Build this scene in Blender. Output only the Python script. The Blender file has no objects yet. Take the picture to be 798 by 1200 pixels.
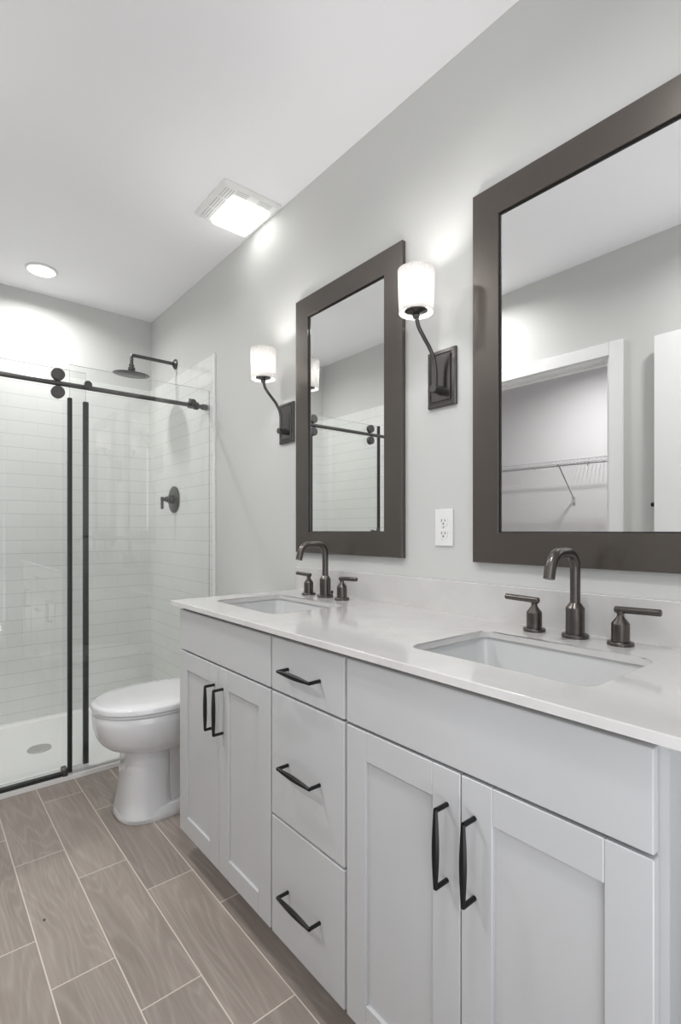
import bpy, bmesh, math, random
from mathutils import Vector, Matrix
PI = math.pi
random.seed(4)
SC = bpy.context.scene
COL = SC.collection
H = 1.166                        # camera height over the floor; the room is measured from the camera's foot point

# ------------------------------------------------------------------ camera, world, added doorway fill, exposure
cam = bpy.data.cameras.new('camera')
cam.sensor_fit = 'HORIZONTAL'
cam.sensor_width = 36.0
cam.lens = 598.35 / 798 * 36.0
cam.shift_y = (621.75 - 600) / 798
cam.clip_start = 0.02
camo = bpy.data.objects.new('camera', cam)
COL.objects.link(camo)
camo.location = (0, 0, H)
camo.rotation_euler = (PI / 2, 0, -0.6956134)
SC.camera = camo

world = bpy.data.worlds.new('world')
SC.world = world
world.use_nodes = True
world.node_tree.nodes['Background'].inputs[0].default_value = (0.80, 0.86, 1.0, 1)
world.node_tree.nodes['Background'].inputs[1].default_value = 0.8

def area(name, loc, rot, sx, sy, power, color=(1, 1, 1)):
    l = bpy.data.lights.new(name, 'AREA')
    l.shape = 'RECTANGLE'; l.size = sx; l.size_y = sy; l.energy = power; l.color = color
    o = bpy.data.objects.new(name, l); COL.objects.link(o)
    o.location = loc; o.rotation_euler = rot
    return o
# added fill light in the open doorway behind the camera, no source seen there
FILL_DOOR, FILL_UP, WORLD = 3.9, 4.4, 0.5
world.node_tree.nodes['Background'].inputs[1].default_value = WORLD
area('doorway_fill', (0.19, -0.30, 1.38), (PI / 2, 0, 0), 0.84, 1.36, FILL_DOOR, (0.95, 0.97, 1.0))
# added uplight low in the doorway, tilted upward to lift the ceiling
area('doorway_uplight_fill', (0.19, -0.32, 0.35), (math.radians(158), 0, 0), 0.84, 0.5, FILL_UP, (1.0, 0.99, 0.985))
LIGHT_SHOWER = 6         # watts of the recessed light over the shower
FILL_ROOM = 6.8  # added unseen downlight, general fill for the near end of the room
LIGHT_FAN = 3.2
LIGHT_BULB = 110
FILL_MID = 7.1  # added unseen downlight, lifts the floor and walls farther in
FILL_CLOSET = 13.5  # added unseen downlight that brightens the closet

vs = SC.view_settings
SC.display_settings.display_device = 'sRGB'
vs.view_transform = 'Standard'
vs.look = 'None'
vs.gamma = 1.0
vs.use_curve_mapping = False
vs.exposure = 0.44
SC.cycles.use_denoising = True
SC.cycles.max_bounces = 14
SC.cycles.diffuse_bounces = 7
SC.cycles.glossy_bounces = 6
SC.cycles.transmission_bounces = 10
SC.cycles.transparent_max_bounces = 16
SC.cycles.caustics_reflective = False
SC.cycles.caustics_refractive = False
SC.cycles.sample_clamp_indirect = 6.0

# ------------------------------------------------------------------ materials
class NT:
    def __init__(self, name):
        self.m = bpy.data.materials.new(name)
        self.m.use_nodes = True
        self.t = self.m.node_tree
        self.b = self.t.nodes['Principled BSDF']
        self.out = self.t.nodes['Material Output']
    def n(self, kind, **kw):
        nd = self.t.nodes.new(kind)
        for k, v in kw.items():
            setattr(nd, k, v)
        return nd
    def l(self, a, b):
        self.t.links.new(a, b)
    def math(self, op, a, b=None, c=None):
        nd = self.n('ShaderNodeMath', operation=op)
        for i, v in enumerate((a, b, c)):
            if v is None: continue
            if isinstance(v, (int, float)): nd.inputs[i].default_value = v
            else: self.l(v, nd.inputs[i])
        return nd.outputs[0]
    def comb(self, x, y, z=0.0):
        nd = self.n('ShaderNodeCombineXYZ')
        for i, v in enumerate((x, y, z)):
            if isinstance(v, (int, float)): nd.inputs[i].default_value = v
            else: self.l(v, nd.inputs[i])
        return nd.outputs[0]
    def pos(self):
        g = self.n('ShaderNodeNewGeometry')
        s = self.n('ShaderNodeSeparateXYZ')
        self.l(g.outputs['Position'], s.inputs[0])
        return g.outputs['Position'], s.outputs[0], s.outputs[1], s.outputs[2]
    def obj(self):
        g = self.n('ShaderNodeTexCoord')
        return g.outputs['Object']
    def noise(self, vec, scale, detail=3, rough=0.5, dist=0.0):
        nd = self.n('ShaderNodeTexNoise')
        self.l(vec, nd.inputs['Vector'])
        nd.inputs['Scale'].default_value = scale
        nd.inputs['Detail'].default_value = detail
        nd.inputs['Roughness'].default_value = rough
        nd.inputs['Distortion'].default_value = dist
        return nd.outputs['Fac']
    def mix(self, fac, a, b):
        nd = self.n('ShaderNodeMix', data_type='RGBA')
        if isinstance(fac, (int, float)): nd.inputs[0].default_value = fac
        else: self.l(fac, nd.inputs[0])
        for i, v in ((6, a), (7, b)):
            if isinstance(v, tuple): nd.inputs[i].default_value = (*v, 1)
            else: self.l(v, nd.inputs[i])
        return nd.outputs[2]
    def ramp(self, fac, stops):
        nd = self.n('ShaderNodeValToRGB')
        self.l(fac, nd.inputs[0])
        e = nd.color_ramp.elements
        while len(e) < len(stops): e.new(0.5)
        for i, (p, c) in enumerate(stops):
            e[i].position = p
            e[i].color = (*c, 1) if isinstance(c, tuple) else (c, c, c, 1)
        return nd.outputs[0]
    def bump(self, h, strength, dist):
        nd = self.n('ShaderNodeBump')
        nd.inputs['Strength'].default_value = strength
        nd.inputs['Distance'].default_value = dist
        self.l(h, nd.inputs['Height'])
        self.l(nd.outputs[0], self.b.inputs['Normal'])
    def set(self, color=None, rough=None, metal=None, coat=None, spec=None):
        if color is not None:
            if isinstance(color, tuple): self.b.inputs['Base Color'].default_value = (*color, 1)
            else: self.l(color, self.b.inputs['Base Color'])
        if rough is not None:
            if isinstance(rough, (int, float)): self.b.inputs['Roughness'].default_value = rough
            else: self.l(rough, self.b.inputs['Roughness'])
        if metal is not None: self.b.inputs['Metallic'].default_value = metal
        if coat is not None:
            self.b.inputs['Coat Weight'].default_value = coat
            self.b.inputs['Coat Roughness'].default_value = 0.06
        if spec is not None: self.b.inputs['Specular IOR Level'].default_value = spec

M = {}
def plain(name, c, rough, metal=0.0, coat=0.0, spec=0.5, var=0.03, scale=9.0, bump=0.0, bscale=300.0):
    q = NT(name)
    v = q.obj()
    f = q.noise(v, scale, 3)
    lo = tuple(x * (1 - var) for x in c); hi = tuple(min(1, x * (1 + var)) for x in c)
    q.set(q.mix(f, lo, hi), rough, metal, coat, spec)
    if bump:
        q.bump(q.noise(v, bscale, 2), bump, 0.001)
    M[name] = q.m
    return q
plain('wall_paint', (0.632, 0.636, 0.620), 0.6, var=0.012, scale=1.4, bump=0.08, bscale=260, spec=0.3)
plain('ceiling_paint', (0.945, 0.940, 0.962), 0.75, var=0.008, scale=1.2, bump=0.06, bscale=220, spec=0.2)
plain('closet_paint', (0.70, 0.697, 0.708), 0.7, var=0.01, scale=1.4)
plain('trim_paint', (0.84, 0.84, 0.835), 0.35, var=0.01)
plain('cabinet_paint', (0.525, 0.530, 0.536), 0.34, var=0.012, scale=5, spec=0.45)
plain('black_metal', (0.012, 0.012, 0.013), 0.38, metal=0.5, spec=0.5)
plain('dark_bronze', (0.090, 0.080, 0.073), 0.30, metal=0.75, var=0.12, scale=30)
plain('gunmetal', (0.140, 0.127, 0.118), 0.29, metal=1.0, var=0.10, scale=60)
plain('sconce_bronze', (0.125, 0.118, 0.114), 0.24, metal=0.9, var=0.08, scale=30)
plain('graphite', (0.115, 0.112, 0.108), 0.33, metal=0.8, var=0.08, scale=20)
plain('chrome', (0.55, 0.55, 0.56), 0.22, metal=1.0)
plain('sink_ceramic', (0.615, 0.62, 0.62), 0.12, coat=0.4, var=0.006)
plain('porcelain', (0.755, 0.76, 0.772), 0.09, coat=0.6, var=0.006)
plain('plastic_white', (0.83, 0.83, 0.82), 0.35, var=0.008)
plain('acrylic_white', (0.905, 0.905, 0.895), 0.22, var=0.008, scale=3)
plain('slot_dark', (0.05, 0.05, 0.05), 0.7)
plain('slot_grey', (0.50, 0.50, 0.49), 0.7)
plain('wire_white', (0.48, 0.48, 0.49), 0.4)
plain('toe_board', (0.62, 0.62, 0.62), 0.5)
plain('rubber_black', (0.018, 0.019, 0.019), 0.45)
plain('brushed_steel', (0.50, 0.50, 0.50), 0.42, metal=0.35, var=0.05, scale=40)

# mirror frame: dark brown, finely speckled, with a satin sheen
q = NT('mirror_frame_finish')
v = q.obj()
f = q.noise(v, 420, 2, 0.6); g = q.noise(v, 9, 3)
c = q.mix(f, (0.045, 0.038, 0.033), (0.150, 0.128, 0.112))
c = q.mix(g, c, (0.092, 0.080, 0.070))
q.set(c, 0.30, 0.45, 0.25)
q.bump(f, 0.12, 0.0006)
M['mirror_frame'] = q.m

q = NT('mirror_glass')
q.set((0.90, 0.91, 0.905), 0.0, 1.0)
v = q.obj(); q.l(q.mix(q.noise(v, 2, 1), (0.95, 0.955, 0.952), (0.955, 0.96, 0.957)), q.b.inputs['Base Color'])
M['mirror_glass'] = q.m

# clear glass pane: see-through with a surface reflection
def clear_glass(name, tint):
    q = NT(name)
    q.t.nodes.remove(q.b)
    tr = q.n('ShaderNodeBsdfTransparent'); tr.inputs[0].default_value = (*tint, 1)
    gl = q.n('ShaderNodeBsdfGlossy'); gl.inputs['Roughness'].default_value = 0.0
    lw = q.n('ShaderNodeLayerWeight'); lw.inputs['Blend'].default_value = 0.5
    fr = q.n('ShaderNodeMath', operation='MULTIPLY_ADD'); q.l(q.math('POWER', lw.outputs['Facing'], 5.0), fr.inputs[0])
    fr.inputs[1].default_value = 0.945; fr.inputs[2].default_value = 0.055
    mx = q.n('ShaderNodeMixShader')
    q.l(fr.outputs[0], mx.inputs[0]); q.l(tr.outputs[0], mx.inputs[1]); q.l(gl.outputs[0], mx.inputs[2])
    q.l(mx.outputs[0], q.out.inputs[0])
    M[name] = q.m
clear_glass('clear_glass', (0.985, 0.992, 0.986))
q = plain('glass_edge', (0.30, 0.36, 0.33), 0.15, var=0.05)
q.b.inputs['Transmission Weight'].default_value = 0.4

# white quartz with faint grey veins
q = NT('white_quartz')
p, x, y, z = q.pos()
w = q.noise(p, 2.2, 5, 0.6, 1.4)
vein = q.math('ABSOLUTE', q.math('SUBTRACT', w, 0.5))
vein = q.ramp(vein, [(0.0, 1.0), (0.018, 0.0)])
msk = q.ramp(q.noise(p, 3.1, 2), [(0.5, 0.0), (0.66, 1.0)])
fv = q.math('MULTIPLY', q.math('MULTIPLY', vein, msk), 0.30)
cl = q.ramp(q.noise(p, 7, 4, 0.6), [(0.35, (0.630, 0.619, 0.608)), (0.65, (0.675, 0.664, 0.652))])
q.set(q.mix(fv, cl, (0.52, 0.50, 0.48)), 0.13, 0.0, 0.35)
M['quartz'] = q.m

# subway tile, 3 x 6 inch in running bond
def subway(name, horizontal):
    q = NT(name)
    p, x, y, z = q.pos()
    u = q.math('ADD', {'x': x, 'y': y}[horizontal], 0.0405 + (0.155 * 60))
    vv = q.math('ADD', z, -1.505 + 0.0795 * 40)
    vec = q.comb(u, vv, 0.0)
    br = q.n('ShaderNodeTexBrick', offset=0.5, offset_frequency=2, squash_frequency=2)
    q.l(vec, br.inputs['Vector'])
    br.inputs['Color1'].default_value = (0.765, 0.770, 0.755, 1)
    br.inputs['Color2'].default_value = (0.785, 0.790, 0.775, 1)
    br.inputs['Mortar'].default_value = (0.70, 0.703, 0.688, 1)
    br.inputs['Scale'].default_value = 1.0
    br.inputs['Mortar Size'].default_value = 0.0016
    br.inputs['Mortar Smooth'].default_value = 0.35
    br.inputs['Bias'].default_value = 0.0
    br.inputs['Brick Width'].default_value = 0.155
    br.inputs['Row Height'].default_value = 0.0795
    row = q.math('FRACT', q.math('DIVIDE', vv, 0.0795))
    row = q.math('LESS_THAN', q.math('MINIMUM', row, q.math('SUBTRACT', 1.0, row)), 0.020)
    q.set(q.mix(q.math('MULTIPLY', row, 0.75), br.outputs['Color'], (0.56, 0.56, 0.54)), 0.14, 0.0, 0.2)
    inv = q.math('SUBTRACT', 1.0, br.outputs['Fac'])
    q.bump(inv, 0.25, 0.0012)
    M[name] = q.m
subway('subway_x', 'x')
subway('subway_y', 'y')

# wood-look floor tile, 6 x 24 inch, stepped by a third
q = NT('wood_look_tile')
p, x, y, z = q.pos()
PW, PL = 0.1565, 0.615
cu = q.math('DIVIDE', q.math('SUBTRACT', x, 0.2655), PW)
ci = q.math('FLOOR', cu)
fx = q.math('SUBTRACT', cu, ci)
cv = q.math('DIVIDE', q.math('ADD', q.math('SUBTRACT', y, 2.08), q.math('MULTIPLY', ci, 0.2033)), PL)
ri = q.math('FLOOR', cv)
fy = q.math('SUBTRACT', cv, ri)
ex = q.math('MULTIPLY', q.math('MINIMUM', fx, q.math('SUBTRACT', 1.0, fx)), PW)
ey = q.math('MULTIPLY', q.math('MINIMUM', fy, q.math('SUBTRACT', 1.0, fy)), PL)
ed = q.math('MINIMUM', ex, ey)
grout = q.math('LESS_THAN', ed, 0.0017)
wn = q.n('ShaderNodeTexWhiteNoise', noise_dimensions='2D')
q.l(q.comb(ci, ri), wn.inputs['Vector'])
rnd = wn.outputs['Value']
rs = q.math('MULTIPLY', rnd, 37.0)
gv = q.comb(q.math('ADD', q.math('MULTIPLY', x, 8.0), rs), q.math('ADD', q.math('MULTIPLY', y, 1.05), q.math('MULTIPLY', rs, 1.7)), rs)
body = q.noise(gv, 0.75, 2, 0.45, 0.6)
rings = q.math('SINE', q.math('MULTIPLY', body, 125.0))
rings = q.math('MULTIPLY_ADD', rings, 0.5, 0.5)
fv2 = q.comb(q.math('ADD', q.math('MULTIPLY', x, 120.0), rs), q.math('MULTIPLY', y, 6.0), rs)
fine = q.noise(fv2, 1.0, 4, 0.6, 0.3)
cloud = q.noise(gv, 1.6, 3, 0.5)
base = q.ramp(cloud, [(0.30, (0.270, 0.231, 0.202)), (0.70, (0.365, 0.316, 0.280))])
base = q.mix(q.math('MULTIPLY', q.math('POWER', rings, 3.0), 0.26), base, (0.50, 0.445, 0.40))
base = q.mix(q.math('MULTIPLY', q.ramp(fine, [(0.30, 0.0), (0.72, 1.0)]), 0.42), base, (0.195, 0.162, 0.140))
tone = q.math('MULTIPLY_ADD', rnd, 0.14, 0.93)
hs = q.n('ShaderNodeHueSaturation'); q.l(base, hs.inputs['Color']); q.l(tone, hs.inputs['Value'])
kx = q.math('MULTIPLY', q.math('SUBTRACT', x, 0.299), 240.0); ky = q.math('MULTIPLY', q.math('SUBTRACT', y, 1.742), 160.0)
knot = q.math('LESS_THAN', q.math('ADD', q.math('MULTIPLY', kx, kx), q.math('MULTIPLY', ky, ky)), 1.0)
col = q.mix(grout, q.mix(knot, hs.outputs[0], (0.05, 0.042, 0.036)), (0.64, 0.565, 0.505))
q.set(col, q.math('MULTIPLY_ADD', fine, 0.18, 0.30), 0.0, None, 0.45)
q.bump(q.math('SUBTRACT', q.math('MULTIPLY', fine, 0.25), grout), 0.35, 0.001)
M['floor_tile'] = q.m

# linen shade lit from within
q = NT('linen_shade')
q.t.nodes.remove(q.b)
v = q.obj()
sp = q.n('ShaderNodeSeparateXYZ'); q.l(v, sp.inputs[0])
ang = q.math('ARCTAN2', sp.outputs[1], sp.outputs[0])
w1 = q.noise(q.comb(q.math('MULTIPLY', ang, 26.0), q.math('MULTIPLY', sp.outputs[2], 22.0)), 1.0, 3, 0.7)
w2 = q.noise(q.comb(q.math('MULTIPLY', ang, 2.5), q.math('MULTIPLY', sp.outputs[2], 520.0)), 1.0, 3, 0.7)
wv = q.math('MULTIPLY', q.math('ADD', w1, w2), 0.5)
c = q.ramp(wv, [(0.34, (0.35, 0.342, 0.334)), (0.60, (0.575, 0.57, 0.565))])
tl = q.n('ShaderNodeBsdfTranslucent'); df = q.n('ShaderNodeBsdfDiffuse')
q.l(c, tl.inputs[0]); q.l(c, df.inputs[0])
mx = q.n('ShaderNodeMixShader'); mx.inputs[0].default_value = 0.42
q.l(tl.outputs[0], mx.inputs[1]); q.l(df.outputs[0], mx.inputs[2]); q.l(mx.outputs[0], q.out.inputs[0])
M['linen'] = q.m

def emit(name, c, s):
    q = NT(name)
    q.b.inputs['Base Color'].default_value = (0.8, 0.8, 0.8, 1)
    v = q.obj()
    q.l(q.mix(q.noise(v, 3, 1), c, tuple(min(1, k * 1.01) for k in c)), q.b.inputs['Emission Color'])
    q.b.inputs['Emission Strength'].default_value = s
    q.b.inputs['Roughness'].default_value = 0.4
    M[name] = q.m
emit('downlight_lens', (1.0, 0.995, 0.985), 3.0)
emit('lens_fan', (1.0, 0.99, 0.97), LIGHT_FAN)
emit('bulb_glow', (1.0, 0.965, 0.935), LIGHT_BULB)

# ------------------------------------------------------------------ mesh helpers (all in room coordinates)
def new(): return bmesh.new()
def box(bm, lo, hi, bev=0.0, seg=2):
    lo = Vector(lo); hi = Vector(hi)
    mat = Matrix.Translation((lo + hi) / 2) @ Matrix.Diagonal((*(hi - lo), 1))
    vs_ = bmesh.ops.create_cube(bm, size=1.0, matrix=mat)['verts']
    if bev > 0:
        es = list({e for v_ in vs_ for e in v_.link_edges})
        bmesh.ops.bevel(bm, geom=es, offset=bev, segments=seg, affect='EDGES', profile=0.5, clamp_overlap=True)
    return bm
def rings_to_mesh(bm, rings, cap0=True, cap1=True, closed=False):
    rv = [[bm.verts.new(p) for p in r] for r in rings]
    n = len(rv[0])
    pairs = list(zip(rv, rv[1:])) + ([(rv[-1], rv[0])] if closed else [])
    for a, b in pairs:
        for i in range(n):
            j = (i + 1) % n
            bm.faces.new((a[i], a[j], b[j], b[i]))
    if not closed:
        if cap0: bm.faces.new(list(reversed(rv[0])))
        if cap1: bm.faces.new(rv[-1])
    return bm
def frame_of(d):
    d = Vector(d).normalized()
    up = Vector((0, 0, 1)) if abs(d.z) < 0.95 else Vector((1, 0, 0))
    a = d.cross(up).normalized()
    return a, a.cross(d).normalized()
def cyl(bm, p0, p1, r0, r1=None, n=28, bev=0.0):
    p0 = Vector(p0); p1 = Vector(p1); r1 = r0 if r1 is None else r1
    a, b = frame_of(p1 - p0)
    def ring(c, r): return [c + (a * math.cos(2 * PI * i / n) + b * math.sin(2 * PI * i / n)) * r for i in range(n)]
    d = (p1 - p0).normalized()
    rs_ = []
    if bev: rs_ += [ring(p0, r0 - bev), ring(p0 + d * bev, r0), ring(p1 - d * bev, r1), ring(p1, r1 - bev)]
    else: rs_ += [ring(p0, r0), ring(p1, r1)]
    return rings_to_mesh(bm, rs_)
def lathe(bm, c, prof, axis='z', n=36, close=True):
    c = Vector(c)
    out = []
    for r, h in prof:
        r = max(r, 1e-5)
        ring = []
        for i in range(n):
            t = 2 * PI * i / n; u, w = r * math.cos(t), r * math.sin(t)
            ring.append(c + (Vector((u, w, h)) if axis == 'z' else Vector((h, u, w)) if axis == 'x' else Vector((w, h, u))))
        out.append(ring)
    return rings_to_mesh(bm, out, close, close)
def smooth_path(pts, k=6):
    pts = [Vector(p) for p in pts]
    P = [pts[0] * 2 - pts[1]] + pts + [pts[-1] * 2 - pts[-2]]
    out = []
    for i in range(1, len(P) - 2):
        for s in range(k):
            t = s / k
            out.append(0.5 * (2 * P[i] + (P[i + 1] - P[i - 1]) * t + (2 * P[i - 1] - 5 * P[i] + 4 * P[i + 1] - P[i + 2]) * t * t
                              + (3 * P[i] - P[i - 1] - 3 * P[i + 1] + P[i + 2]) * t ** 3))
    out.append(pts[-1])
    return out
def tube(bm, pts, r, n=16, sm=0):
    pts = smooth_path(pts, sm) if sm else [Vector(p) for p in pts]
    rr = r if isinstance(r, (list, tuple)) else [r] * len(pts)
    ref = None; out = []
    for i, p in enumerate(pts):
        d = (pts[min(i + 1, len(pts) - 1)] - pts[max(i - 1, 0)]).normalized()
        if ref is None: a, b = frame_of(d)
        else:
            a = (ref - d * ref.dot(d)).normalized(); b = a.cross(d).normalized()
        ref = a
        out.append([p + (a * math.cos(2 * PI * k / n) + b * math.sin(2 * PI * k / n)) * rr[i] for k in range(n)])
    return rings_to_mesh(bm, out)
def rrect(x0, x1, y0, y1, r, k=6):
    """rounded rectangle, counter-clockwise list of (x, y)"""
    out = []
    for cx_, cy_, a0 in ((x1 - r, y1 - r, 0), (x0 + r, y1 - r, 90), (x0 + r, y0 + r, 180), (x1 - r, y0 + r, 270)):
        for i in range(k + 1):
            a = math.radians(a0 + 90 * i / k)
            out.append((cx_ + r * math.cos(a), cy_ + r * math.sin(a)))
    return out
def sheet_with_holes(bm, outer, holes, z0, z1):
    """slab with through holes"""
    loops = []
    edges = []
    for loop in [outer] + holes:
        vv = [bm.verts.new((px, py, z1)) for px, py in loop]
        loops.append(vv)
        for i in range(len(vv)): edges.append(bm.edges.new((vv[i], vv[(i + 1) % len(vv)])))
    bmesh.ops.triangle_fill(bm, use_beauty=True, use_dissolve=False, edges=edges)
    top = list(bm.faces)
    low = {}
    for vv in loops:
        for v_ in vv: low[v_] = bm.verts.new((v_.co.x, v_.co.y, z0))
    for f_ in top:
        bm.faces.new([low[v_] for v_ in reversed(f_.verts)])
    for vv in loops:
        for i in range(len(vv)):
            a, b = vv[i], vv[(i + 1) % len(vv)]
            bm.faces.new((a, b, low[b], low[a]))
    return bm

def world_of(o):
    p = Vector((0, 0, 0))
    while o is not None:
        p += o.location; o = o.parent
    return p
def obj(name, bm, mat, parent=None, label=None, sharp=28, loc=None):
    bmesh.ops.recalc_face_normals(bm, faces=list(bm.faces))
    for f_ in bm.faces: f_.smooth = True
    lim = math.radians(sharp)
    for e in bm.edges:
        ok = len(e.link_faces) == 2 and e.calc_face_angle(0.0) < lim
        if ok and e.calc_face_angle(0.0) > 0.2:          # keep broad flat faces flat beside their narrow bevels
            p_, q_ = sorted(f_.calc_area() for f_ in e.link_faces)
            ok = q_ < 12 * p_
        e.smooth = ok
    base = world_of(parent) if parent is not None else Vector((0, 0, 0))
    own = Vector(loc) if loc is not None else base
    bmesh.ops.translate(bm, verts=list(bm.verts), vec=-own)
    me = bpy.data.meshes.new(name)
    bm.to_mesh(me); bm.free()
    for m_ in (mat if isinstance(mat, (list, tuple)) else [mat]): me.materials.append(M[m_])
    o = bpy.data.objects.new(name, me)
    COL.objects.link(o)
    if parent is not None: o.parent = parent
    o.location = own - base if parent is not None else own
    if label: o['label'] = label
    return o
def tag(o, label, cat, group=None):
    o['label'] = label; o['category'] = cat
    if group: o['group'] = group
    return o
def thing(name, loc, label, cat, group=None):
    o = bpy.data.objects.new(name, None)
    o.empty_display_size = 0.05
    COL.objects.link(o)
    o.location = loc
    return tag(o, label, cat, group)
def struct(name, bm, mat, parent=None):
    o = obj(name, bm, mat, parent)
    if parent is None: o['kind'] = 'structure'
    return o
def copy_tree(o, parent=None):
    c_ = o.copy(); COL.objects.link(c_)
    if parent is not None: c_.parent = parent
    for ch in list(o.children): copy_tree(ch, c_)
    return c_

# ------------------------------------------------------------------ the room
XR, XL, YB, YF, ZC = 1.275, -0.265, 3.595, -0.15, 2.623
T = 0.11
bm = new(); box(bm, (-1.95, -0.75, -0.06), (XR + T, YB + T, 0.0)); struct('floor', bm, 'floor_tile')
bm = new(); box(bm, (-1.95, -0.30, ZC), (XR + T, YB + T, ZC + 0.08)); struct('ceiling', bm, 'ceiling_paint')
bm = new(); box(bm, (XR, YF - T, 0), (XR + T, YB + T, ZC)); struct('wall_right', bm, 'wall_paint')
bm = new(); box(bm, (XL - T, YB, 0), (XR, YB + T, ZC)); struct('wall_back', bm, 'wall_paint')
# left wall with the closet opening
OY0, OY1, OZ = 1.144, 1.930, 2.085
bm = new()
box(bm, (XL - T, YF - T, 0), (XL, OY0, ZC))
box(bm, (XL - T, OY1, 0), (XL, YB, ZC))
box(bm, (XL - T, OY0, OZ), (XL, OY1, ZC))
struct('wall_left', bm, 'wall_paint')
# near wall with the doorway the camera stands at
bm = new()
box(bm, (XL, YF - T, 2.10), (0.64, YF, ZC))
box(bm, (0.64, YF - T, 0), (XR, YF, ZC))
struct('wall_front', bm, 'wall_paint')
# closet walls
bm = new(); box(bm, (-1.91, 0.60, 0), (-1.80, 3.55, ZC)); struct('wall_closet_back', bm, 'closet_paint')
bm = new(); box(bm, (-1.80, 0.60, 0), (XL - T, 0.71, ZC)); struct('wall_closet_near', bm, 'closet_paint')
bm = new(); box(bm, (-1.80, 3.44, 0), (XL - T, 3.55, ZC)); struct('wall_closet_far', bm, 'closet_paint')
# closet casing: two side boards, head board and the jamb lining
bm = new()
cw, ct = 0.064, 0.016
for a, b in ((OY0 - cw, OY0 + 0.004), (OY1 - 0.004, OY1 + cw)):
    box(bm, (XL, a, 0), (XL + ct, b, OZ + cw), 0.003)
box(bm, (XL, OY0 + 0.004, OZ - 0.004), (XL + ct, OY1 - 0.004, OZ + cw), 0.003)
struct('trim_1', bm, 'trim_paint')
bm = new()
for a, b in ((OY0, OY0 + 0.018), (OY1 - 0.018, OY1)):
    box(bm, (XL - T, a, 0), (XL, b, OZ))
box(bm, (XL - T, OY0 + 0.018, OZ - 0.018), (XL, OY1 - 0.018, OZ))
box(bm, (XL - 0.075, OY0 + 0.018, OZ - 0.030), (XL - 0.045, OY1 - 0.018, OZ - 0.018))
struct('trim_2', bm, 'trim_paint')
# baseboards
bm = new(); box(bm, (XL, 0.95, 0), (XL + 0.014, OY0 - cw, 0.09), 0.003); box(bm, (XL, OY1 + cw, 0), (XL + 0.014, 2.60, 0.09), 0.003)
struct('baseboard_left', bm, 'trim_paint')
bm = new(); box(bm, (XR - 0.014, 1.815, 0), (XR, 2.60, 0.09), 0.003); struct('baseboard_right', bm, 'trim_paint')
# tiled shower surround
TT = 2.1425
bm = new(); box(bm, (XL + 0.009, YB - 0.009, 0.02), (XR - 0.009, YB, TT)); struct('wall_shower_back', bm, 'subway_x')
bm = new(); box(bm, (XR - 0.009, 2.612, 0.0), (XR, YB, TT)); struct('wall_shower_right', bm, 'subway_y')
bm = new(); box(bm, (XL, 2.612, 0.0), (XL + 0.009, YB, TT)); struct('wall_shower_left', bm, 'subway_y')
bm = new(); box(bm, (XR - 0.012, 2.598, 0.0), (XR, 2.6115, TT + 0.002), 0.003); struct('trim_3', bm, 'trim_paint')
bm = new(); box(bm, (XL, 2.598, 0.0), (XL + 0.012, 2.6115, TT + 0.002), 0.003); struct('trim_4', bm, 'trim_paint')

# the open entry door standing against the left wall
bm = new(); box(bm, (XL + 0.05, 0.10, 0.012), (XL + 0.085, 0.912, 2.095), 0.002)
door = struct('door_1', bm, 'trim_paint')
bm = new(); cyl(bm, (XL + 0.055, 0.905, 1.292), (XL + 0.055, 0.934, 1.292), 0.010, bev=0.002); obj('latch', bm, 'black_metal', door)

# ------------------------------------------------------------------ wire shelf in the closet
t = thing('wire_shelf', (-1.80, 1.70, 1.737), 'white wire shelf with a slanted brace on the closet back wall, seen in the mirror', 'shelf')
bm = new()
for xx, zz in ((-1.52, 1.737), (-1.52, 1.712), (-1.66, 1.733), (-1.795, 1.737)):
    tube(bm, [(xx, 0.715, zz), (xx, 3.435, zz)], 0.0035, 8)
k = 0
yy = 0.74
while yy < 3.43:
    tube(bm, [(-1.797, yy, 1.740), (-1.522, yy, 1.740), (-1.517, yy, 1.735), (-1.517, yy, 1.710)], 0.0016, 6)
    yy += 0.030
obj('wires', bm, 'wire_white', t)
for yb in (1.20, 2.07, 2.94):
    bm = new()
    tube(bm, [(-1.52, yb, 1.712), (-1.53, yb, 1.700), (-1.79, yb, 1.440)], 0.0055, 10)
    box(bm, (-1.800, yb - 0.010, 1.400), (-1.786, yb + 0.010, 1.452), 0.002)
    obj('brace', bm, 'wire_white', t)
for yb in (1.00, 1.52, 1.83, 2.28):
    bm = new(); tube(bm, [(-1.527, yb, 1.712), (-1.535, yb, 1.690), (-1.520, yb, 1.676), (-1.510, yb, 1.690)], 0.003, 8, 4); obj('hook', bm, 'wire_white', t)

# ------------------------------------------------------------------ shower base, glass, rail
RY = 2.690; RZ = H + 0.692
bm = new()
out = rrect(XL + 0.010, XR - 0.010, 2.640, YB - 0.010, 0.012, 3)
inn = rrect(XL + 0.060, XR - 0.050, 2.735, YB - 0.040, 0.05, 6)
sheet_with_holes(bm, out, [inn], 0.001, 0.022)
def ring_at(x0, x1, y0, y1, r, z): return [Vector((a, b, z)) for a, b in rrect(x0, x1, y0, y1, r, 6)]
rings_to_mesh(bm, [ring_at(XL + 0.060, XR - 0.050, 2.735, YB - 0.040, 0.05, 0.0215),
                   ring_at(XL + 0.075, XR - 0.065, 2.752, YB - 0.055, 0.05, 0.012),
                   ring_at(0.44, 0.58, 3.04, 3.18, 0.069, 0.006)], False, True)
sb = obj('shower_pan', bm, 'acrylic_white')
tag(sb, 'low white shower pan on the floor behind the glass', 'shower pan')
t = thing('shower_drain', (0.51, 3.107, 0.007), 'round grey drain in the middle of the white shower base', 'drain')
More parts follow.
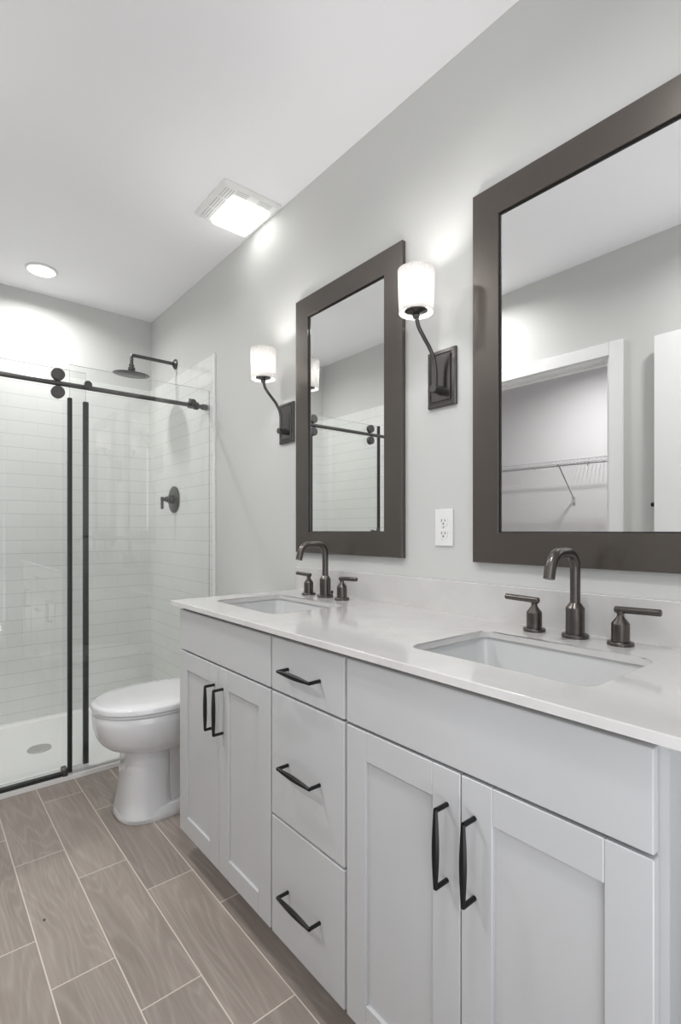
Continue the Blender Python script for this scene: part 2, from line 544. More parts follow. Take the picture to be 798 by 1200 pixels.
bm = new(); lathe(bm, (0.51, 3.107, 0.0065), [(0.057, 0), (0.057, 0.003), (0.054, 0.005), (0.0, 0.005)]); obj('grate', bm, 'brushed_steel', t)
bm = new()
for i in range(8):
    for rr in (0.018, 0.036):
        a = 2 * PI * i / 8 + (0.2 if rr > 0.02 else 0)
        cyl(bm, (0.51 + rr * math.cos(a), 3.107 + rr * math.sin(a), 0.0112), (0.51 + rr * math.cos(a), 3.107 + rr * math.sin(a), 0.0119), 0.0045, n=12)
obj('drain_holes', bm, 'slot_grey', t)

def pane(bm, lo, hi):
    """glass sheet in the xz plane: faces 0 = big sides, edges get the second material"""
    box(bm, lo, hi)
def set_edge_mats(o):
    for p_ in o.data.polygons:
        p_.material_index = 0 if abs(p_.normal.y) > 0.9 else 1
t = thing('glass_panel', (0.916, 2.660, 0.022), 'fixed clear glass shower panel on the right, behind the toilet', 'glass panel')
bm = new(); pane(bm, (0.561, 2.656, 0.030), (1.265, 2.664, H + 0.781)); o = obj('glass_pane', bm, ['clear_glass', 'glass_edge'], t); set_edge_mats(o)
bm = new(); box(bm, (0.552, 2.650, 0.030), (0.571, 2.670, H + 0.624), 0.003); obj('edge_seal', bm, 'rubber_black', t, 'black edge strip')
bm = new(); box(bm, (0.572, 2.651, 0.0225), (1.262, 2.669, 0.0305), 0.001); obj('bottom_channel', bm, 'brushed_steel', t)
for cx_ in (0.640, 1.168):
    bm = new()
    lathe(bm, (cx_, 2.6475, RZ + 0.008), [(0.0, 0.0), (0.015, 0.0), (0.0175, 0.002), (0.0175, 0.008)], 'y')
    lathe(bm, (cx_, 2.6645, RZ + 0.008), [(0.014, 0.0), (0.014, 0.006)], 'y')
    obj('clamp', bm, 'graphite', t)
t = thing('glass_door', (0.27, 2.714, 0.024), 'clear glass sliding shower door hung behind the rail on paired round rollers', 'shower door')
bm = new(); pane(bm, (-0.100, 2.710, 0.030), (0.643, 2.718, H + 0.768)); o = obj('glass_pane', bm, ['clear_glass', 'glass_edge'], t); set_edge_mats(o)
bm = new(); box(bm, (0.631, 2.703, 0.030), (0.655, 2.724, H + 0.628), 0.003); obj('edge_seal', bm, 'rubber_black', t, 'black edge strip')
bm = new(); box(bm, (-0.108, 2.703, 0.030), (-0.092, 2.724, H + 0.770), 0.003); obj('edge_seal', bm, 'rubber_black', t, 'black edge strip')
for cx_ in (0.518, 0.002):
    for dz in (0.0415, -0.0415):
        bm = new()
        lathe(bm, (cx_, 2.677, RZ + dz), [(0.0, 0.0), (0.026, 0.0), (0.0285, 0.003), (0.0285, 0.009), (0.025, 0.012), (0.025, 0.018), (0.0285, 0.021), (0.0285, 0.026), (0.012, 0.028), (0.012, 0.033)], 'y', 40)
        r_ = obj('roller', bm, 'graphite', t)
bm = new(); tube(bm, [(-0.055, 2.675, 0.96), (-0.055, 2.675, 1.185)], 0.009, 14)
for zz in (0.985, 1.16):
    cyl(bm, (-0.055, 2.675, zz), (-0.055, 2.709, zz), 0.007); cyl(bm, (-0.055, 2.719, zz), (-0.055, 2.742, zz), 0.012, bev=0.002)
obj('handle', bm, 'graphite', t)
# rail, its end bracket, stop and wall post
t = thing('shower_rail', (0.5, RY, RZ), 'dark metal rail running across the shower above the glass door', 'rail')
bm = new(); cyl(bm, (XL + 0.040, RY, RZ), (XR - 0.038, RY, RZ), 0.0115, n=24); obj('tube', bm, 'graphite', t)
for a, b in ((XL + 0.0095, XL + 0.045), (XR - 0.042, XR - 0.0095)):
    bm = new(); cyl(bm, (a, RY, RZ), (b, RY, RZ), 0.0165, bev=0.003); obj('end_bracket', bm, 'graphite', t)
bm = new()
lathe(bm, (1.200, RY, RZ), [(0.012, -0.013), (0.021, -0.010), (0.021, 0.010), (0.012, 0.013)], 'x'); obj('stop_ring', bm, 'rubber_black', t, 'black rubber stop ring')
bm = new()
lathe(bm, (-0.21, RY, RZ), [(0.012, -0.013), (0.021, -0.010), (0.021, 0.010), (0.012, 0.013)], 'x'); obj('stop_ring', bm, 'rubber_black', t, 'black rubber stop ring')
bm = new(); lathe(bm, (1.168, RY, RZ), [(0.012, -0.014), (0.0185, -0.012), (0.0185, 0.012), (0.012, 0.014)], 'x')
cyl(bm, (1.168, RY, RZ + 0.016), (1.168, RY, RZ + 0.034), 0.009, bev=0.002); obj('glass_holder', bm, 'graphite', t)
# bottom track
t = thing('shower_track', (0.14, 2.662, 0.022), 'black threshold bar on the front edge of the shower base', 'track')
bm = new(); box(bm, (XL + 0.011, 2.648, 0.0225), (0.535, 2.672, 0.040), 0.003); obj('bar', bm, 'rubber_black', t)
bm = new(); box(bm, (0.528, 2.640, 0.0225), (0.551, 2.690, 0.056), 0.004); obj('guide_block', bm, 'graphite', t)

# shower head on its arm
t = thing('rain_shower', (1.266, 3.159, H + 1.055), 'round dark rain shower head on a straight wall arm', 'shower head')
zz = H + 1.055
bm = new(); lathe(bm, (XR - 0.016, 3.159, zz), [(0.0, 0.0), (0.020, 0.0), (0.031, 0.008), (0.031, 0.0155)], 'x'); obj('flange', bm, 'graphite', t)
bm = new()
tube(bm, [(XR - 0.014, 3.159, zz), (1.016, 3.159, zz), (1.005, 3.159, zz - 0.003), (1.002, 3.159, zz - 0.014), (1.002, 3.159, zz - 0.062)], 0.0105, 18); obj('arm', bm, 'graphite', t)
bm = new(); lathe(bm, (1.002, 3.159, zz - 0.098), [(0.017, 0), (0.021, 0.006), (0.021, 0.020), (0.013, 0.026), (0.015, 0.030), (0.015, 0.040), (0.0, 0.042)]); obj('swivel_joint', bm, 'graphite', t)
bm = new(); lathe(bm, (0, 0, -0.024), [(0.0, 0.0), (0.098, 0.0), (0.104, 0.003), (0.104, 0.007), (0.094, 0.011), (0.030, 0.020), (0.018, 0.026), (0.0, 0.026)], 'z', 48)
for i in range(5):
    for k_ in range(max(1, 6 * i)):
        a = 2 * PI * k_ / max(1, 6 * i); rr = 0.019 * i
        cyl(bm, (rr * math.cos(a), rr * math.sin(a), -0.026), (rr * math.cos(a), rr * math.sin(a), -0.0239), 0.0025, n=6)
bmesh.ops.transform(bm, verts=list(bm.verts), matrix=Matrix.Translation((1.002, 3.159, zz - 0.098)) @ Matrix.Rotation(math.radians(6), 4, 'X'))
obj('spray_disc', bm, 'graphite', t)
# valve
t = thing('shower_valve', (1.266, 3.158, H + 0.196), 'round dark shower valve plate with lever on the tiled right wall', 'valve')
zz = H + 0.196
bm = new(); lathe(bm, (XR - 0.0205, 3.158, zz), [(0.0, 0.0), (0.076, 0.0), (0.084, 0.004), (0.084, 0.0115)], 'x', 48); obj('escutcheon', bm, 'graphite', t)
bm = new(); lathe(bm, (XR - 0.066, 3.158, zz), [(0.0, 0.0), (0.018, 0.0), (0.018, 0.018), (0.026, 0.020), (0.028, 0.0455)], 'x'); obj('hub', bm, 'graphite', t)
bm = new(); tube(bm, [(XR - 0.088, 3.158, zz + 0.014), (XR - 0.088, 3.158, zz - 0.062)], 0.0085, 14); cyl(bm, (XR - 0.095, 3.158, zz), (XR - 0.0655, 3.158, zz), 0.012); obj('lever', bm, 'graphite', t)

# ------------------------------------------------------------------ toilet
TY = 2.172
def egg(z, xf, xb, w, cx_, n=2.2, k=56):
    r = []
    for i in range(k):
        t_ = 2 * PI * i / k; c_, s_ = math.cos(t_), math.sin(t_)
        ax = (cx_ - xf) if c_ > 0 else (xb - cx_)
        ex_ = 2.0 / (n if c_ > 0 else n + 0.9)
        px = cx_ - math.copysign(abs(c_) ** ex_, c_) * ax
        py = TY + math.copysign(abs(s_) ** (2.0 / n), s_) * w
        r.append(Vector((px, py, z)))
    return r
t = thing('toilet', (0.9, TY, 0.0), 'white porcelain toilet with closed lid between the vanity and the shower', 'toilet')
bm = new()
B = [(0.262, 0.690, 1.02, 0.105), (0.270, 0.653, 1.03, 0.120), (0.283, 0.618, 1.035, 0.137), (0.297, 0.590, 1.04, 0.151), (0.315, 0.571, 1.045, 0.163), (0.335, 0.559, 1.05, 0.172),
     (0.372, 0.547, 1.05, 0.181), (0.405, 0.543, 1.05, 0.184), (0.432, 0.543, 1.05, 0.184), (0.437, 0.549, 1.045, 0.180)]
rings_to_mesh(bm, [egg(z_, a, b, w, 0.80) for z_, a, b, w in B])
P = [(0.0, 0.628, 1.10, 0.132), (0.012, 0.622, 1.105, 0.136), (0.030, 0.628, 1.10, 0.134), (0.050, 0.642, 1.09, 0.126)]
rings_to_mesh(bm, [egg(z_, a, b, w, 0.80, 2.6) for z_, a, b, w in P])
C = [(0.020, 0.628, 0.84, 0.132), (0.050, 0.633, 0.835, 0.125), (0.100, 0.641, 0.83, 0.117), (0.160, 0.648, 0.83, 0.112), (0.230, 0.653, 0.83, 0.110), (0.290, 0.656, 0.83, 0.110)]
rings_to_mesh(bm, [egg(z_, a, b, w, 0.745, 2.7) for z_, a, b, w in C])
D = [(0.040, 0.76, 1.09, 0.092), (0.120, 0.76, 1.08, 0.082), (0.220, 0.76, 1.07, 0.085), (0.300, 0.76, 1.06, 0.105), (0.350, 0.76, 1.10, 0.13), (0.430, 0.76, 1.18, 0.15)]
rings_to_mesh(bm, [egg(z_, a, b, w, 0.90, 3.0) for z_, a, b, w in D])
obj('bowl', bm, 'porcelain', t, sharp=50)
bm = new(); rings_to_mesh(bm, [egg(z_, a, b, w, 0.795) for z_, a, b, w in [(0.4385, 0.548, 1.030, 0.181), (0.4400, 0.543, 1.035, 0.185), (0.4490, 0.543, 1.035, 0.185), (0.4505, 0.547, 1.03, 0.182)]]); obj('seat', bm, 'porcelain', t, sharp=50)
bm = new(); rings_to_mesh(bm, [egg(z_, a, b, w, 0.795) for z_, a, b, w in [(0.4515, 0.546, 1.03, 0.183), (0.4530, 0.538, 1.036, 0.189), (0.4690, 0.538, 1.036, 0.189), (0.4745, 0.542, 1.03, 0.185), (0.4785, 0.555, 1.02, 0.172), (0.4805, 0.61, 0.98, 0.128), (0.4815, 0.70, 0.92, 0.06)]]); obj('lid', bm, 'porcelain', t, sharp=50)
for s in (-1, 1):
    bm = new(); cyl(bm, (1.020, TY + s * 0.07 - 0.02, 0.462), (1.020, TY + s * 0.07 + 0.02, 0.462), 0.012, bev=0.003); box(bm, (1.005, TY + s * 0.07 - 0.018, 0.432), (1.045, TY + s * 0.07 + 0.018, 0.462), 0.003); obj('lid_hinge', bm, 'plastic_white', t)
bm = new(); box(bm, (1.065, TY - 0.205, 0.432), (1.256, TY + 0.205, 0.770), 0.025, 4); tank = obj('tank', bm, 'porcelain', t)
bm = new(); box(bm, (1.055, TY - 0.213, 0.7705), (1.258, TY + 0.213, 0.800), 0.010, 3); obj('tank_lid', bm, 'porcelain', t)
bm = new(); cyl(bm, (1.064, TY + 0.150, 0.720), (1.048, TY + 0.150, 0.720), 0.014, bev=0.002); tube(bm, [(1.045, TY + 0.150, 0.720), (1.043, TY + 0.085, 0.712)], 0.006, 12); obj('flush_lever', bm, 'chrome', tank, 'chrome flush lever')
for s in (-1, 1):
    bm = new(); lathe(bm, (0.90, TY + s * 0.118, 0.040), [(0.013, 0.0), (0.013, 0.010), (0.009, 0.018), (0.0, 0.020)]); obj('bolt_cap', bm, 'plastic_white', t)

# ------------------------------------------------------------------ vanity cabinets
FX0, FX1 = 0.728, 0.747          # faces of doors and drawers
ZT, ZS, ZB = 0.8865, 0.748, 0.106
YU = (0.233, 0.8555, 1.1605, 1.785)
BK = 1.272
def pull(bm_parent, y0, z0, vertical, length=0.140):
    """bowed bar pull on two square-set posts"""
    bm = new()
    xo = FX0 - 0.032
    n = 17
    for s in (-1, 1):
        d = Vector((0, 0, s * length / 2)) if vertical else Vector((0, s * length / 2, 0))
        c_ = Vector((0, y0, z0)) + d * 0.97
        cyl(bm, (FX0 - 0.0003, c_.y, c_.z), (xo, c_.y, c_.z), 0.0044, n=16)
    rings = []
    for i in range(n):
        s = -1 + 2 * i / (n - 1)
        w = 0.0042 + 0.0038 * math.cos(s * PI / 2) ** 1.4
        d_ = 0.0040 + 0.0022 * math.cos(s * PI / 2)
        ring = []
        for a, b in ((-1, 0), (-0.55, 0.8), (0.55, 0.8), (1, 0), (0.55, -0.8), (-0.55, -0.8)):
            o1, o2 = a * w, b * d_
            ring.append(Vector((xo + o2, y0 + o1, z0 + s * length / 2)) if vertical else Vector((xo + o2, y0 + s * length / 2, z0 + o1)))
        rings.append(ring)
    rings_to_mesh(bm, rings)
    return obj('pull', bm, 'black_metal', bm_parent, 'black bar pull with a swelling middle', sharp=25)
def shaker(name, parent, y0, y1, z0, z1, fr=0.062, rail=0.062):
    bm = new()
    b = 0.0015
    box(bm, (FX0, y0, z0), (FX1, y0 + fr, z1), b, 1)
    box(bm, (FX0, y1 - fr, z0), (FX1, y1, z1), b, 1)
    box(bm, (FX0, y0 + fr, z0), (FX1, y1 - fr, z0 + rail), b, 1)
    box(bm, (FX0, y0 + fr, z1 - rail), (FX1, y1 - fr, z1), b, 1)
    box(bm, (FX0 + 0.007, y0 + fr - 0.004, z0 + rail - 0.004), (FX1 - 0.003, y1 - fr + 0.004, z1 - rail + 0.004))
    return obj(name, bm, 'cabinet_paint', parent)
def slab(name, parent, y0, y1, z0, z1):
    bm = new(); box(bm, (FX0, y0, z0), (FX1, y1, z1), 0.0022, 2)
    return obj(name, bm, 'cabinet_paint', parent)
def carcass(parent, y0, y1, open_top):
    bm = new()
    a = 0.0004
    x0 = 0.7475
    pt = 0.016
    box(bm, (x0, y0 + a, ZB - 0.004), (BK, y0 + pt, 0.8982))
    box(bm, (x0, y1 - pt, ZB - 0.004), (BK, y1 - a, 0.8982))
    box(bm, (x0, y0 + pt, ZB - 0.004), (BK, y1 - pt, ZB + 0.012))
    box(bm, (BK - 0.006, y0 + pt, ZB + 0.012), (BK, y1 - pt, 0.8982))
    box(bm, (x0, y0 + pt, 0.735), (x0 + 0.019, y1 - pt, 0.8982))              # face frame: top rail
    box(bm, (x0, y0 + pt, ZB + 0.012), (x0 + 0.019, y0 + 0.036, 0.735))
    box(bm, (x0, y1 - 0.036, ZB + 0.012), (x0 + 0.019, y1 - pt, 0.735))
    obj('carcass', bm, 'cabinet_paint', parent)
    bm = new()
    box(bm, (0.820, y0 + a, 0.0), (0.836, y1 - a, ZB - 0.0045))
    box(bm, (0.834, (y0 + y1) / 2 - 0.02, 0.0), (1.26, (y0 + y1) / 2 + 0.02, ZB - 0.0045))
    obj('toe_kick', bm, 'toe_board', parent)
def sink_unit(y0, y1, ya, yb, split, label):
    t_ = thing('vanity_cabinet', (1.0, (y0 + y1) / 2, 0.0), label, 'cabinet', 'vanity base cabinets')
    carcass(t_, y0, y1, True)
    slab('false_front', t_, ya, yb, ZS, ZT)
    for k_, (a, b) in enumerate(((split + 0.0012, yb), (ya, split - 0.0012))):
        d = shaker('door', t_, a, b, ZB, 0.742)
        pull(d, (split + 0.029) if k_ == 0 else (split - 0.029), H - 0.5545, True, 0.139)
    return t_
sink_unit(YU[2], YU[3], 1.1645, 1.767, 1.4645, 'white shaker vanity cabinet with two doors next to the toilet')
sink_unit(YU[0], YU[1], 0.245, 0.8515, 0.547, 'white shaker vanity cabinet with two doors nearest the camera, largest in the photo')
t = thing('vanity_cabinet', (1.0, 1.008, 0.0), 'narrow white vanity cabinet with three stacked drawers between the door cabinets', 'cabinet', 'vanity base cabinets')
carcass(t, YU[1], YU[2], False)
for z0, z1, zp in ((ZS, ZT, H - 0.352), (0.420, 0.742, H - 0.595), (ZB, 0.414, H - 0.917)):
    d = slab('drawer', t, 0.8595, 1.1565, z0, z1)
    pull(d, 1.013, zp, False, 0.136)

# ------------------------------------------------------------------ countertop, sinks, faucets
CZ0, CZ1 = 0.8990, H - 0.251
SK = ((1.300, 1.695), (0.365, 0.757))
SX = (0.822, 1.105)
t = thing('countertop', (1.0, 1.0, CZ0), 'white quartz countertop with two sink cutouts and low backsplash on the vanity', 'countertop')
bm = new()
sheet_with_holes(bm, [(0.711, 0.200), (1.2745, 0.200), (1.2745, 1.806), (0.711, 1.806)], [list(reversed(rrect(SX[0], SX[1], a, b, 0.030))) for a, b in SK], CZ0, CZ1)
es = [e for e in bm.edges if len(e.link_faces) == 2 and e.calc_face_angle(0) > 1.0 and min(v_.co.z for v_ in e.verts) > CZ1 - 1e-5]
bmesh.ops.bevel(bm, geom=es, offset=0.0018, segments=2, affect='EDGES', profile=0.5)
obj('slab', bm, 'quartz', t, sharp=12)
bm = new(); box(bm, (1.255, 0.200, CZ1 - 0.0010), (1.2745, 1.806, H - 0.153), 0.0015, 2); obj('backsplash', bm, 'quartz', t)

for (a, b), lb in zip(SK, ('white undermount sink in the countertop end nearer the toilet', 'white undermount sink in the countertop end nearer the camera')):
    cy_ = (a + b) / 2
    t = thing('sink', (0.965, cy_, 0.75), lb, 'sink', 'undermount sinks')
    bm = new()
    zt = CZ0 - 0.00005
    def rr_(o_, z_, r): return [Vector((px, py, z_)) for px, py in rrect(SX[0] - o_, SX[1] + o_, a - o_, b + o_, r, 6)]
    seq = [rr_(0.026, zt - 0.012, 0.045), rr_(0.026, zt, 0.045), rr_(0.006, zt, 0.034), rr_(0.003, zt - 0.010, 0.034), rr_(-0.004, zt - 0.10, 0.040), rr_(-0.016, zt - 0.126, 0.050),
           rr_(-0.045, zt - 0.136, 0.060), rr_(-0.115, zt - 0.142, 0.02)]
    outer = [rr_(-0.115, zt - 0.152, 0.02), rr_(-0.040, zt - 0.148, 0.060), rr_(-0.006, zt - 0.134, 0.050), rr_(0.008, zt - 0.09, 0.045), rr_(0.012, zt - 0.012, 0.040)]
    seq = seq + outer
    rings_to_mesh(bm, seq, closed=True)
    rings_to_mesh(bm, [rr_(-0.115, zt - 0.152, 0.02), rr_(-0.115, zt - 0.1415, 0.02)])
    obj('basin', bm, 'sink_ceramic', t, sharp=50)
    bm = new(); lathe(bm, (0.9635, cy_, zt - 0.1414), [(0.031, 0), (0.031, 0.002), (0.026, 0.0035), (0.022, 0.001), (0.017, 0.004), (0.0, 0.0055)]); obj('drain', bm, 'gunmetal', t, 'dark metal drain')

def faucet(cy_, lx):
    t_ = thing('faucet', (1.193, cy_, CZ1), lx, 'faucet', 'widespread bathroom faucets')
    z = CZ1 + 0.0004
    bm = new(); lathe(bm, (1.193, cy_, z), [(0.0, 0), (0.0300, 0), (0.0300, 0.007), (0.0285, 0.0085), (0.0210, 0.0085), (0.0210, 0.069), (0.0205, 0.070), (0.0125, 0.081), (0.0, 0.081)]); obj('spout_body', bm, 'gunmetal', t_)
    bm = new()
    pts = [(1.193, cy_, z + 0.078), (1.193, cy_, z + 0.156)]
    for i in range(1, 9):
        a_ = math.radians(90 * i / 8); pts.append((1.193 - 0.038 + 0.038 * math.cos(a_), cy_, z + 0.162 + 0.038 * math.sin(a_)))
    pts.append((1.126, cy_, z + 0.2000))
    for i in range(1, 8):
        a_ = math.radians(76 * i / 7); pts.append((1.118 - 0.042 * math.sin(a_), cy_, z + 0.1560 + 0.044 * math.cos(a_)))
    pts.append((1.0710, cy_, z + 0.144))
    tube(bm, pts, [0.0115] * 11 + [0.0124] * (len(pts) - 11), 24)
    obj('spout', bm, 'gunmetal', t_, sharp=40)
    bm = new(); tube(bm, [(1.226, cy_, z), (1.226, cy_, z + 0.012)], 0.003, 10); lathe(bm, (1.226, cy_, z + 0.012), [(0.004, 0), (0.0055, 0.004), (0.0045, 0.009), (0.0, 0.010)], 'z', 16); obj('lift_rod', bm, 'gunmetal', t_)
    for s in (1, -1):
        hy = cy_ + s * 0.1015
        bm = new(); lathe(bm, (1.190, hy, z), [(0.0, 0), (0.0268, 0), (0.0268, 0.006), (0.0255, 0.0075), (0.0185, 0.0075), (0.0185, 0.046), (0.0178, 0.048), (0.0082, 0.061), (0.0072, 0.066), (0.0085, 0.070), (0.0085, 0.074), (0.0, 0.074)])
        h_ = obj('handle', bm, 'gunmetal', t_)
        bm = new(); cyl(bm, (1.190, hy - s * 0.012, z + 0.0765), (1.190, hy + s * 0.080, z + 0.0790), 0.0074, 0.0074, n=18, bev=0.0015)
        obj('lever', bm, 'gunmetal', h_, sharp=50)
    return t_
faucet(1.519, 'dark metal two-handle faucet beside the toilet-side sink under the narrow mirror')
faucet(0.568, 'dark metal two-handle faucet at the sink nearest the camera, in front of the larger mirror')

# ------------------------------------------------------------------ mirrors
MW, MZ0, MZ1 = 0.622, H - 0.0925, H + 0.977
def mirror(y0, lb):
    y1 = y0 + MW
    t_ = thing('mirror', (1.266, (y0 + y1) / 2, MZ0), lb, 'mirror', 'framed wall mirrors')
    fx, bx, fw = 1.2565, 1.2740, 0.0865
    bm = new()
    # mitred frame: outer/inner loops at front and back
    def L(o_, x_): return [Vector((x_, a, b)) for a, b in ((y0 + o_, MZ0 + o_), (y1 - o_, MZ0 + o_), (y1 - o_, MZ1 - o_), (y0 + o_, MZ1 - o_))]
    rings_to_mesh(bm, [L(0, bx), L(0, fx + 0.0015), L(0.0015, fx), L(fw - 0.0012, fx), L(fw, fx + 0.0012), L(fw, bx)], closed=True)
    obj('frame', bm, 'mirror_frame', t_, sharp=20)
    bm = new(); box(bm, (1.2655, y0 + fw + 0.0003, MZ0 + fw + 0.0003), (1.2710, y1 - fw - 0.0003, MZ1 - fw - 0.0003)); obj('mirror_glass', bm, 'mirror_glass', t_)
    bm = new()
    i0 = fw
    def L2(o_, x_): return [Vector((x_, a, b)) for a, b in ((y0 + i0 + o_, MZ0 + i0 + o_), (y1 - i0 - o_, MZ0 + i0 + o_), (y1 - i0 - o_, MZ1 - i0 - o_), (y0 + i0 + o_, MZ1 - i0 - o_))]
    rings_to_mesh(bm, [L2(0.0002, 1.2654), L2(0.0002, 1.2630), L2(0.0035, 1.2630), L2(0.0035, 1.2654)], closed=True)
    obj('inner_lip', bm, 'rubber_black', t_)
    return t_
mirror(1.1835, 'tall mirror in a dark brown frame between the two wall sconces')
mirror(0.2795, 'tall mirror in a dark brown frame nearest the camera, right of both sconces')

# ------------------------------------------------------------------ wall sconces
def sconce(cy_, lb):
    z = H
    t_ = thing('wall_sconce', (1.275, cy_, z + 0.478), lb, 'wall lamp', 'linen shade wall sconces')
    bm = new()
    zc = z + 0.476
    def P_(hw, hh, x_): return [Vector((x_, cy_ + a * hw, zc + b * hh)) for a, b in ((-1, -1), (1, -1), (1, 1), (-1, 1))]
    rings_to_mesh(bm, [P_(0.0545, 0.0885, 1.2747), P_(0.0545, 0.0885, 1.2655), P_(0.052, 0.086, 1.2630), P_(0.0435, 0.0775, 1.2620), P_(0.0410, 0.075, 1.2655), P_(0.038, 0.072, 1.2655), P_(0.036, 0.070, 1.2615)])
    obj('backplate', bm, 'sconce_bronze', t_, sharp=12)
    bm = new(); cyl(bm, (1.2612, cy_, z + 0.437), (1.222, cy_, z + 0.437), 0.0125, bev=0.0015); cyl(bm, (1.2614, cy_, z + 0.437), (1.257, cy_, z + 0.437), 0.0155); obj('peg', bm, 'graphite', t_)
    bm = new()
    tube(bm, [(1.236, cy_, z + 0.440), (1.2375, cy_, z + 0.480), (1.232, cy_, z + 0.520), (1.212, cy_, z + 0.555), (1.182, cy_, z + 0.585), (1.158, cy_, z + 0.612), (1.149, cy_, z + 0.640)], 0.0060, 18, 5)
    obj('arm', bm, 'sconce_bronze', t_, sharp=60)
    SX_ = 1.148
    bm = new(); lathe(bm, (SX_, cy_, z + 0.634), [(0.0, 0.0), (0.0100, 0.0), (0.0115, 0.006), (0.0095, 0.011), (0.016, 0.014), (0.035, 0.019), (0.035, 0.023), (0.014, 0.024), (0.014, 0.036), (0.0, 0.036)]); obj('socket', bm, 'sconce_bronze', t_)
    bm = new(); lathe(bm, (SX_, cy_, z + 0.6705), [(0.009, 0.0), (0.013, 0.008), (0.022, 0.022), (0.025, 0.036), (0.022, 0.050), (0.012, 0.060), (0.0, 0.063)], 'z', 24); obj('bulb', bm, 'bulb_glow', t_, sharp=50)
    bm = new()
    n = 64; rings = []
    for r_, h_ in ((0.0510, 0.648), (0.0550, 0.775), (0.0537, 0.775), (0.0497, 0.648)):
        rings.append([Vector((SX_ + r_ * math.cos(2 * PI * i / n), cy_ + r_ * math.sin(2 * PI * i / n), z + h_)) for i in range(n)])
    rings_to_mesh(bm, rings, closed=True)
    obj('lamp_shade', bm, 'linen', t_, 'glowing white linen drum shade', loc=(SX_, cy_, z + 0.648))
    return t_
s0 = sconce(1.891, 'lit wall sconce with white linen shade left of both mirrors, nearest the shower')
s1 = copy_tree(s0)
s1.location.y = 1.0235
s1['label'] = 'lit sconce with white linen shade between the two dark framed mirrors'

# ------------------------------------------------------------------ outlet
t = thing('outlet', (1.275, 1.018, H - 0.048), 'white double electrical outlet on the wall between the mirrors, under the sconce', 'outlet')
bm = new(); box(bm, (1.2690, 0.983, H - 0.048), (1.2747, 1.053, H + 0.067), 0.0022, 2); obj('cover_plate', bm, 'plastic_white', t)
for dz in (0.0195, -0.0195):
    zc = H + 0.0095 + dz
    bm = new()
    rings_to_mesh(bm, [[Vector((x_, a, b)) for a, b in rrect(1.018 - 0.0165, 1.018 + 0.0165, zc - 0.0140, zc + 0.0140, 0.009, 5)] for x_ in (1.2689, 1.2675)])
    s_ = obj('socket', bm, 'plastic_white', t)
    bm = new()
    box(bm, (1.2669, 1.018 + 0.0055, zc - 0.002), (1.26755, 1.018 + 0.0075, zc + 0.007)); box(bm, (1.2669, 1.018 - 0.0075, zc - 0.001), (1.26755, 1.018 - 0.0055, zc + 0.006))
    cyl(bm, (1.26755, 1.018, zc - 0.0075), (1.2669, 1.018, zc - 0.0075), 0.0025, n=12)
    obj('slots', bm, 'slot_dark', s_)
bm = new(); cyl(bm, (1.2692, 1.018, H + 0.0095), (1.2680, 1.018, H + 0.0095), 0.0030, n=14); obj('screw', bm, 'brushed_steel', t)

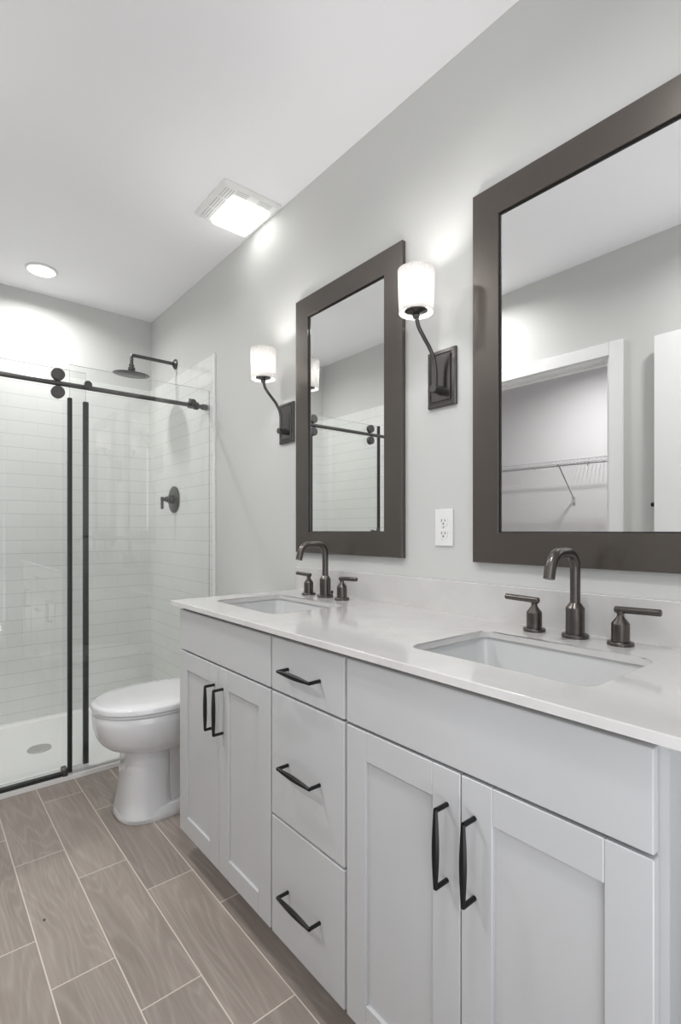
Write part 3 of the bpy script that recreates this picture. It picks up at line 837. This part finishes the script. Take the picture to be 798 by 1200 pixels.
# ------------------------------------------------------------------ exhaust fan with light
FX, FXX, FY, FYY = 0.984, 1.266, 1.922, 2.228
t = thing('exhaust_fan', (1.125, 2.075, ZC), 'square white exhaust fan grille with a lit panel on the ceiling', 'ceiling fan vent')
bm = new()
rings_to_mesh(bm, [[Vector((a, b, z_)) for a, b in rrect(FX + o_, FXX - o_, FY + o_, FYY - o_, 0.012, 4)] for z_, o_ in ((ZC - 0.0005, 0.0), (ZC - 0.006, 0.0), (ZC - 0.014, 0.010), (ZC - 0.016, 0.016))])
obj('grille', bm, 'plastic_white', t)
LX0, LX1, LY0, LY1 = 1.056, 1.238, 1.992, 2.205
zs = ZC - 0.0168
for a, b in ((1.950, 2.020), (2.030, 2.110), (2.120, 2.200)):
    bm = new()
    for i in range(4):
        xx = FX + 0.020 + 0.0125 * i
        box(bm, (xx, a, zs), (xx + 0.0032, b, zs + 0.0012))
    obj('vent_slots', bm, 'slot_grey', t)
for a, b in ((1.055, 1.110), (1.160, 1.225)):
    bm = new()
    for i in range(3):
        yy = FY + 0.020 + 0.0120 * i
        box(bm, (a, yy, zs), (b, yy + 0.0032, zs + 0.0012))
    obj('vent_slots', bm, 'slot_grey', t)
bm = new()
rings_to_mesh(bm, [[Vector((a, b, z_)) for a, b in rrect(LX0 + o_, LX1 - o_, LY0 + o_, LY1 - o_, 0.014, 5)] for z_, o_ in ((ZC - 0.0170, 0.0), (ZC - 0.028, 0.001), (ZC - 0.033, 0.006), (ZC - 0.0345, 0.014))])
obj('light_panel', bm, 'lens_fan', t)

# ------------------------------------------------------------------ recessed lights: the shower one, then added unseen fill lamps
def downlight(x_, y_, r_, watts, lb):
    t_ = thing('recessed_light', (x_, y_, ZC), lb, 'ceiling light')
    bm = new(); lathe(bm, (x_, y_, ZC), [(r_ + 0.014, -0.0005), (r_ + 0.014, -0.004), (r_ + 0.008, -0.010), (r_ + 0.001, -0.010), (r_ + 0.001, -0.0005)], 'z', 40, close=False)
    obj('trim_ring', bm, 'plastic_white', t_)
    bm = new(); lathe(bm, (x_, y_, ZC), [(0.0, -0.0008), (r_, -0.0008), (r_, -0.0040), (0.0, -0.0040)], 'z', 40); obj('lens', bm, 'downlight_lens', t_)
    l_ = bpy.data.lights.new('downlight_beam', 'AREA'); l_.shape = 'DISK'; l_.size = 2 * r_ - 0.004; l_.energy = watts; l_.color = (1.0, 0.99, 0.98)
    l_.spread = math.radians(158)
    b_ = bpy.data.objects.new('downlight_beam', l_); COL.objects.link(b_); b_.parent = t_; b_.location = (0, 0, -0.0046)
downlight(0.545, 3.255, 0.066, LIGHT_SHOWER, 'round lit recessed ceiling light above the shower')
downlight(0.300, 0.450, 0.066, FILL_ROOM, 'unseen fill downlight added over the near end of the vanity')
downlight(0.100, 1.900, 0.066, FILL_MID, 'unseen fill downlight added in front of the closet door')
downlight(-1.05, 1.75, 0.066, FILL_CLOSET, 'unseen fill downlight added inside the closet')
